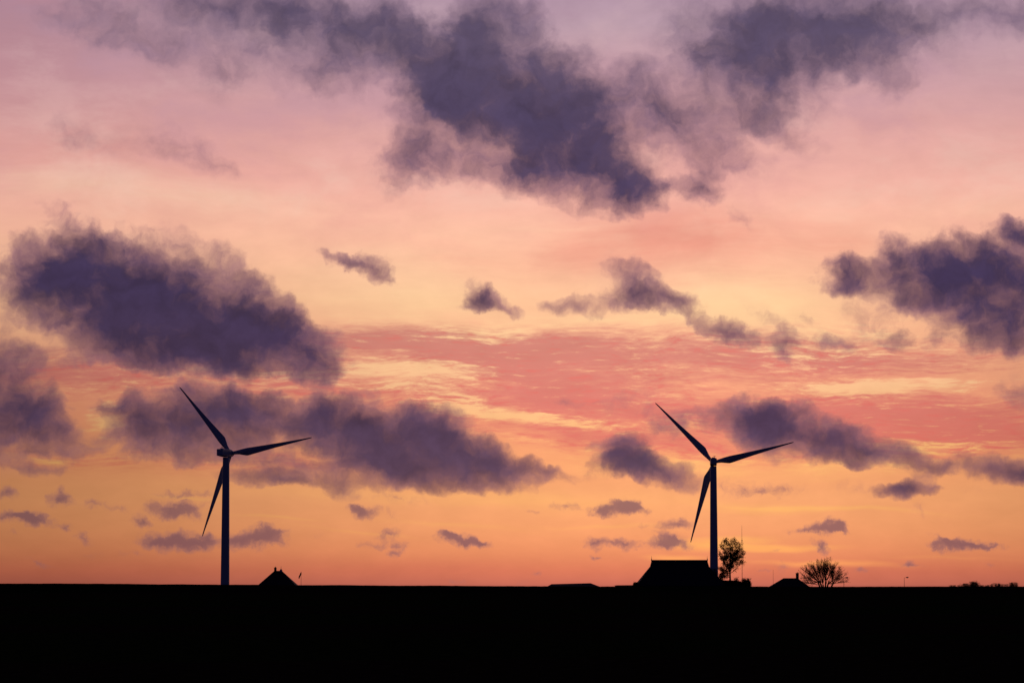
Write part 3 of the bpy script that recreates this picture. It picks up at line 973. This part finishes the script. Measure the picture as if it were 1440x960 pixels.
# ---------------------------------------------------------------- trees and shrubs
def grow(rng, start, direc, length, radius, depth, out, spread=32, up=.12, ratio=.74, kids=(2, 3), minr=.012, wig=.18, tips=None, taper=.62):
    """recursive branching; out gets (points, radii, depth)"""
    n = 4
    pts, rad = [Vector(start)], [radius]
    d = Vector(direc).normalized()
    for i in range(n):
        d = (d + Vector((rng.gauss(0, wig), rng.gauss(0, wig), rng.gauss(0, wig) + up)) * .5).normalized()
        pts.append(pts[-1] + d * (length / n))
        rad.append(radius * (1 - (1 - taper) * (i + 1) / n))
    out.append((pts, rad, depth))
    if depth == 0 or rad[-1] < minr:
        if tips is not None:
            tips.append((pts[-1], d))
        return
    c = rng.randint(*kids)
    roll = rng.uniform(0, 360)
    for j in range(c):
        ang = R(rng.gauss(spread, spread * .25))
        rl = R(roll + 360 * j / c + rng.gauss(0, 20))
        t = Vector((1, 0, 0)) if abs(d.x) < .8 else Vector((0, 1, 0))
        u = (t - d * t.dot(d)).normalized()
        w = d.cross(u)
        nd = d * math.cos(ang) + (u * math.cos(rl) + w * math.sin(rl)) * math.sin(ang)
        at_ = pts[-1] if j < 2 else pts[rng.randint(2, n)]
        grow(rng, at_, nd, length * ratio * rng.uniform(.8, 1.15), rad[-1] * (.85 if j == 0 else .7), depth - 1, out, spread, up, ratio, kids, minr, wig, tips, taper)


def branches_bm(segs, lo=None, hi=None):
    bm = bmesh.new()
    for pts, rad, dep in segs:
        if lo is not None and dep < lo:
            continue
        if hi is not None and dep > hi:
            continue
        tube(bm, pts, rad, 6 if rad[0] > .06 else 3, rad[0] > .06)
    return bm


def leaf_faces(bm, rng, pts, per, spread, size):
    for p in pts:
        for _ in range(per):
            c = Vector(p) + Vector((rng.gauss(0, spread), rng.gauss(0, spread), rng.gauss(0, spread)))
            s = size * rng.uniform(.6, 1.3)
            q = Euler((rng.uniform(0, 6.28), rng.uniform(0, 6.28), rng.uniform(0, 6.28))).to_matrix()
            vs = [bm.verts.new(c + q @ Vector(v)) for v in ((0, -s, 0), (.55 * s, -.1 * s, .12 * s), (0, s, 0), (-.55 * s, -.1 * s, .12 * s))]
            bm.faces.new(vs)


# leafy tree right of the farm: upright, thin, gaps in the crown
def leafy_tree():
    rng = random.Random(11)
    D = 1215.0
    px = lambda x, y: at(x, y, D)
    b = px(1026.6, 818)
    root = thing('leafy_tree', 'upright half bare tree with sparse autumn leaves right of the big farmhouse', 'tree', (b.x, D, 0))
    s = D / F_PX
    top = px(1027, 762).z
    trunk = [(0, 0, 0), (.1, 0, 3), (.0, 0, px(0, 806).z), (.15, .1, px(0, 796).z), (.3, 0, px(0, 785).z), (.2, .2, px(0, 774).z), (.3, 0, px(0, 765).z)]
    bm = bmesh.new()
    tube(bm, trunk, [.5, .42, .34, .27, .2, .13, .05], 10)
    segs, tips = [], []
    # limb foot height (picture y), end point (picture x, y)
    limbs = [(800, 1016, 770), (796, 1020, 765), (790, 1034, 766), (786, 1024, 762), (784, 1038, 770), (798, 1040, 776), (804, 1014, 784), (792, 1043, 780), (806, 1042, 792), (802, 1018, 778), (809, 1014, 802),
             (808, 1019, 808), (806, 1036, 797), (796, 1027, 778), (800, 1029, 785), (798, 1024, 787), (803, 1031, 791), (801, 1022, 783), (806, 1025, 798), (804, 1029, 799), (797, 1033, 782), (788, 1030, 763), (794, 1018, 786), (789, 1040, 785), (810, 1017, 812), (799, 1035, 778), (803, 1022, 795), (812, 1022, 804)]
    for (y0, x1, y1) in limbs:
        z0 = px(0, y0).z
        for (a, b_) in zip(trunk, trunk[1:]):
            if a[2] <= z0 <= b_[2]:
                kx = (z0 - a[2]) / (b_[2] - a[2])
                sp = Vector(a).lerp(Vector(b_), kx)
        end = px(x1, y1)
        e = Vector((end.x - b.x, rng.uniform(-2.6, 2.6), end.z))
        mid = sp.lerp(e, .5) + Vector((0, 0, -.5))
        segs.append(([sp, sp.lerp(mid, .6), mid, mid.lerp(e, .5), e], [.12, .10, .08, .06, .03], 3))
        for kx in (.45, .65, .85, 1.0):
            p = sp.lerp(e, kx)
            for _ in range(3):
                dv = (e - sp).normalized() + Vector((rng.gauss(0, .6), rng.gauss(0, .6), rng.gauss(.2, .4)))
                grow(rng, p, dv, rng.uniform(.7, 1.3), .035, 1, segs, spread=35, tips=tips, minr=.005)
    for pts, rad, dep in segs:
        tube(bm, pts, rad, 5 if rad[0] > .06 else 3, False)
    link('trunk', bm, M_BARK, root)
    bm = bmesh.new()
    # drop leaves where the sky shows through
    holes = [(1022, 789, 3.4, 2.6), (1024, 774, 1.5, 1.6), (1032, 770, 2, 1.2), (1036, 797, 5, 3), (1030, 800, 2.5, 2.4), (1014.5, 777, 2, 3), (1020.5, 797, 1.6, 1.2), (1018, 781, 2, 1.5)]
    keep = []
    for p, d in tips:
        X = 720 + (p.x + b.x) / s
        Y = 826 - (p.z - CAM_Z) / s
        if any(((X - hx_) / a) ** 2 + ((Y - hy_) / c) ** 2 < 1 for hx_, hy_, a, c in holes):
            continue
        keep.append(p)
    leaf_faces(bm, rng, keep, 16, .38, .21)
    link('crown', bm, M_LEAF, root)


leafy_tree()


# wide bare tree at the right
def bare_tree():
    rng = random.Random(5)
    D = 1210.0
    s = D / F_PX
    b = at(1157.5, 824, D)
    root = thing('bare_tree', 'wide bare tree with many stems and fine twigs right of the cottage', 'tree', (b.x, D, 0))
    Z0 = at(1157, 819.0, D).z
    rx_, rz_ = 39.0 * s, 37.5 * s
    big, small = bmesh.new(), bmesh.new()
    tube(big, [(0, 0, 0), (0, 0, .9), (.1, 0, 1.8)], [1.15, .95, .8], 10)

    def side_twigs(path, rad, level, reach):
        """twigs leaving a branch on both sides, angled outwards"""
        n = len(path) - 1
        cnt = (14, 6, 4)[level]
        for i in range(cnt):
            k = rng.uniform(.30 if level == 0 else .15, 1.0)
            j = min(n - 1, int(k * n))
            p = path[j].lerp(path[j + 1], k * n - j)
            d = (path[j + 1] - path[j]).normalized()
            t = Vector((rng.gauss(0, 1), rng.gauss(0, 1), rng.gauss(0, 1)))
            t = (t - d * t.dot(d)).normalized()
            ang = R(rng.uniform(10, 34))
            nd = (d * math.cos(ang) + t * math.sin(ang) + Vector((0, 0, .10))).normalized()
            L = reach * rng.uniform(.5, 1.15) * (1.15 - .5 * k)
            pts = [p]
            for q in range(3):
                nd = (nd + Vector((rng.gauss(0, .10), rng.gauss(0, .10), rng.gauss(.03, .08)))).normalized()
                pts.append(pts[-1] + nd * (L / 3))
            r0 = rad * (1 - .6 * k) * .55
            tube(small, pts, [max(.012, r0 * .8), max(.011, r0 * .6), max(.010, r0 * .45), .008], 3, False)
            if level < 2:
                side_twigs(pts, r0, level + 1, L * .6)

    stems = [(-1.6, 14), (-.7, 12), (0.0, 14), (.9, 13), (3.3, 9), (1.7, 9)]
    fans = [(-88, -38), (-55, -12), (-22, 14), (-2, 34), (14, 66), (28, 84)]
    for (x0, n), (a0, a1) in zip(stems, fans):
        foot = Vector((x0 * .8, rng.uniform(-.7, .7), 1.2))
        fork = Vector((x0 * 1.25, rng.uniform(-1, 1), rng.uniform(3.4, 4.6)))
        tube(big, [foot, foot.lerp(fork, .5) + Vector((.1, 0, 0)), fork], [.42, .34, .28], 7, False)
        for i in range(n):
            a = R(a0 + (a1 - a0) * (i + rng.uniform(.1, .9)) / n)
            f = rng.uniform(-.85, .85)
            e = rng.uniform(.60, .90) if rng.random() < .5 else rng.uniform(.82, .97)
            c = math.sqrt(1 - .45 * f * f)
            end = Vector((math.sin(a) * rx_ * e * c, f * rx_ * .8, Z0 + math.cos(a) * rz_ * e * c - 1.0))
            st = fork if rng.random() < .7 else foot.lerp(fork, rng.uniform(.4, 1))
            mid = st.lerp(end, .5) + Vector((math.sin(a) * -.3, 0, -.55 * abs(math.sin(a)) + rng.uniform(-.3, .4)))
            path = [st]
            m = 9
            for q in range(1, m + 1):
                k = q / m
                p = (st * (1 - k) ** 2 + mid * 2 * k * (1 - k) + end * k * k)
                path.append(p + Vector((rng.gauss(0, .10), rng.gauss(0, .10), rng.gauss(0, .10))))
            r0 = rng.uniform(.08, .15)
            tube(big, path, [r0 * (1 - .85 * q / m) + .015 for q in range(m + 1)], 5, False)
            side_twigs(path, r0, 0, 3.0)
    link('trunk', big, M_BARK, root)
    link('crown', small, M_TWIG, root)


bare_tree()


def shrub(name, label, x, ytop, w, depth, seed, group=None, leafy=0.0, mat=None, dense=1.0, base=824.2):
    rng = random.Random(seed)
    s = depth / F_PX
    b = at(x, 824, depth)
    h = at(x, ytop, depth).z
    root = thing(name, label, 'shrub', (b.x, depth, 0), 0, group)
    segs, tips = [], []
    n = int(20 * dense)
    hw = w * s / 2
    for i in range(n):
        fx = rng.uniform(-1, 1) if i else 0.0
        fx = max(-1, min(1, fx))
        tz = 2.4 + (h - 2.4) * (1 - .75 * abs(fx) ** 1.6) * rng.uniform(.5, 1.0)
        st = Vector((fx * hw * .8, rng.uniform(-.4, .4), 0))
        en = Vector((fx * hw, rng.uniform(-hw, hw) * .6, tz))
        mid = st.lerp(en, .55) + Vector((fx * hw * .1, 0, 0))
        segs.append(([st, st.lerp(mid, .5), mid, mid.lerp(en, .5), en], [.07, .06, .05, .035, .02], 2))
        for kx in (.35, .5, .6, .7, .85, 1.0):
            p = mid.lerp(en, (kx - .5) * 2)
            for _ in range(2):
                grow(rng, p, Vector((rng.gauss(0, .5), rng.gauss(0, .5), rng.uniform(.3, 1))), rng.uniform(.3, .6), .022, 1, segs, spread=32, tips=tips, minr=.004)
    bm = bmesh.new()
    lim = h + .25
    for pts, rad, dep in segs:
        if pts[-1].z > lim:
            continue
        tube(bm, pts, [max(.016, r) for r in rad], 3, False)
    link('stem', bm, M_TWIG, root)
    bm = bmesh.new()
    leaf_faces(bm, rng, [p for p, d in tips if p.z < lim - .3 and rng.random() < leafy], 4, .22, .14)
    link('foliage', bm, mat or M_LEAFD, root)
    return root


G1 = 'shrubs beside the farm'
shrub('shrub', 'dense tall shrub between the farmhouse roof and the leafy tree', 1003.5, 799.2, 17, 1222, 3, G1, 1.0, dense=5)
shrub('shrub', 'dark leafy shrub at the foot of the leafy tree, its left side', 1014.0, 803.5, 9, 1226, 4, G1, .55, M_LEAF, 1.6)
shrub('shrub', 'twiggy shrub with few leaves between the leafy tree and the mast', 1035.5, 811.2, 9, 1205, 8, G1, .6, M_LEAF, 1.3)
shrub('shrub', 'leafy shrub directly below the mast', 1046.2, 812.8, 8, 1205, 9, G1, .9, M_LEAFD, 1.8)
shrub('shrub', 'rightmost leafy shrub of the farm, right of the mast', 1052.3, 812.8, 6.5, 1207, 10, G1, .8, M_LEAFD, 1.5)
shrub('shrub', 'tiny round shrub at the left foot of the big farmhouse roof', 894.6, 818.8, 6, 1188, 12, G1, 1.0, M_LEAFD, 2.0)


# clipped hedge along the farm yard
def hedge():
    rng = random.Random(21)
    D = 1208.0
    a, b = at(1006, 816, D), at(1044, 816, D)
    root = thing('hedge', 'low dark hedge running along the foot of the leafy tree', 'hedge', ((a.x + b.x) / 2, D, 0))
    half = (b.x - a.x) / 2
    bm = bmesh.new()
    loops = []
    n = 40
    prof = lambda x: at(0, 816.0 + max(0, (x - half * .55)) * .9 + .25 * mnoise.noise((x * .9, 2, 0)), D).z
    tops = []
    for i in range(n + 1):
        x = -half + 2 * half * i / n
        z = prof(x)
        tops.append((x, z))
        loops.append([Vector((x, -1.0, 0)), Vector((x, -.95, z * .7)), Vector((x, -.6, z)), Vector((x, .6, z)), Vector((x, .95, z * .7)), Vector((x, 1.0, 0))])
    rings(bm, loops)
    core = link('stem', bm, M_LEAFD, root)
    bm = bmesh.new()
    pts = []
    for i in range(900):
        x = rng.uniform(-half, half)
        z = prof(x)
        pts.append(Vector((x, rng.uniform(-.9, .9), z + rng.uniform(-.35, .12))))
    leaf_faces(bm, rng, pts, 2, .1, .12)
    link('foliage', bm, M_LEAFD, root)


hedge()

G2 = 'low shrubs on the far right horizon'
for i, (x, yt, w, lab, lf_, dn) in enumerate([
        (1341.0, 822.0, 11, 'leftmost and very low shrub of the far right row', .2, .9),
        (1348.5, 822.2, 4, 'tiny shrub between the lowest left shrub and the medium one beside the largest', .1, .5),
        (1357.0, 819.6, 11, 'medium shrub touching the left side of the largest far right shrub', .3, 1.1),
        (1369.0, 817.0, 14, 'largest and darkest shrub of the far right row', .6, 1.6),
        (1380.5, 821.8, 5, 'small shrub just right of the largest far right shrub', .1, .6),
        (1388.8, 821.9, 5, 'second small shrub in the low gap of the far right row', .15, .6),
        (1400.5, 819.4, 13, 'medium bushy shrub right of the gap in the far right row', .35, 1.2),
        (1412.5, 820.4, 10, 'thin twiggy shrub beside the rightmost shrub', .05, .8),
        (1424.5, 818.2, 15, 'rightmost broad rounded shrub near the edge of view', .35, 1.4)]):
    shrub('shrub', lab, x, yt + .7, w, 1120 + 6 * (i % 3), 40 + i, G2, lf_, M_LEAFD, dn)


# grass standing along the top of the bank
def grass():
    rng = random.Random(77)
    bm = bmesh.new()
    for i in range(9000):
        x = rng.uniform(-205, 205)
        y = rng.uniform(997, 1006)
        z = crest(x) * .97
        clump = .5 + .9 * max(0, mnoise.noise((x * .22, y * .1, 4)))
        h = rng.uniform(.05, .22) * clump + .03
        a = rng.uniform(0, 6.28)
        w = rng.uniform(.012, .03)
        dx_, dy_ = math.cos(a), math.sin(a)
        ln = rng.gauss(0, .3) * h
        v = [bm.verts.new((x - dx_ * w, y - dy_ * w, z - .06)), bm.verts.new((x + dx_ * w, y + dy_ * w, z - .06)), bm.verts.new((x + ln, y + ln * .5, z + h))]
        bm.faces.new(v)
    o = link('grass', bm, M_LEAFD)
    o['kind'] = 'stuff'
    o['label'] = 'short grass along the top of the bank'
    o['category'] = 'grass'


grass()
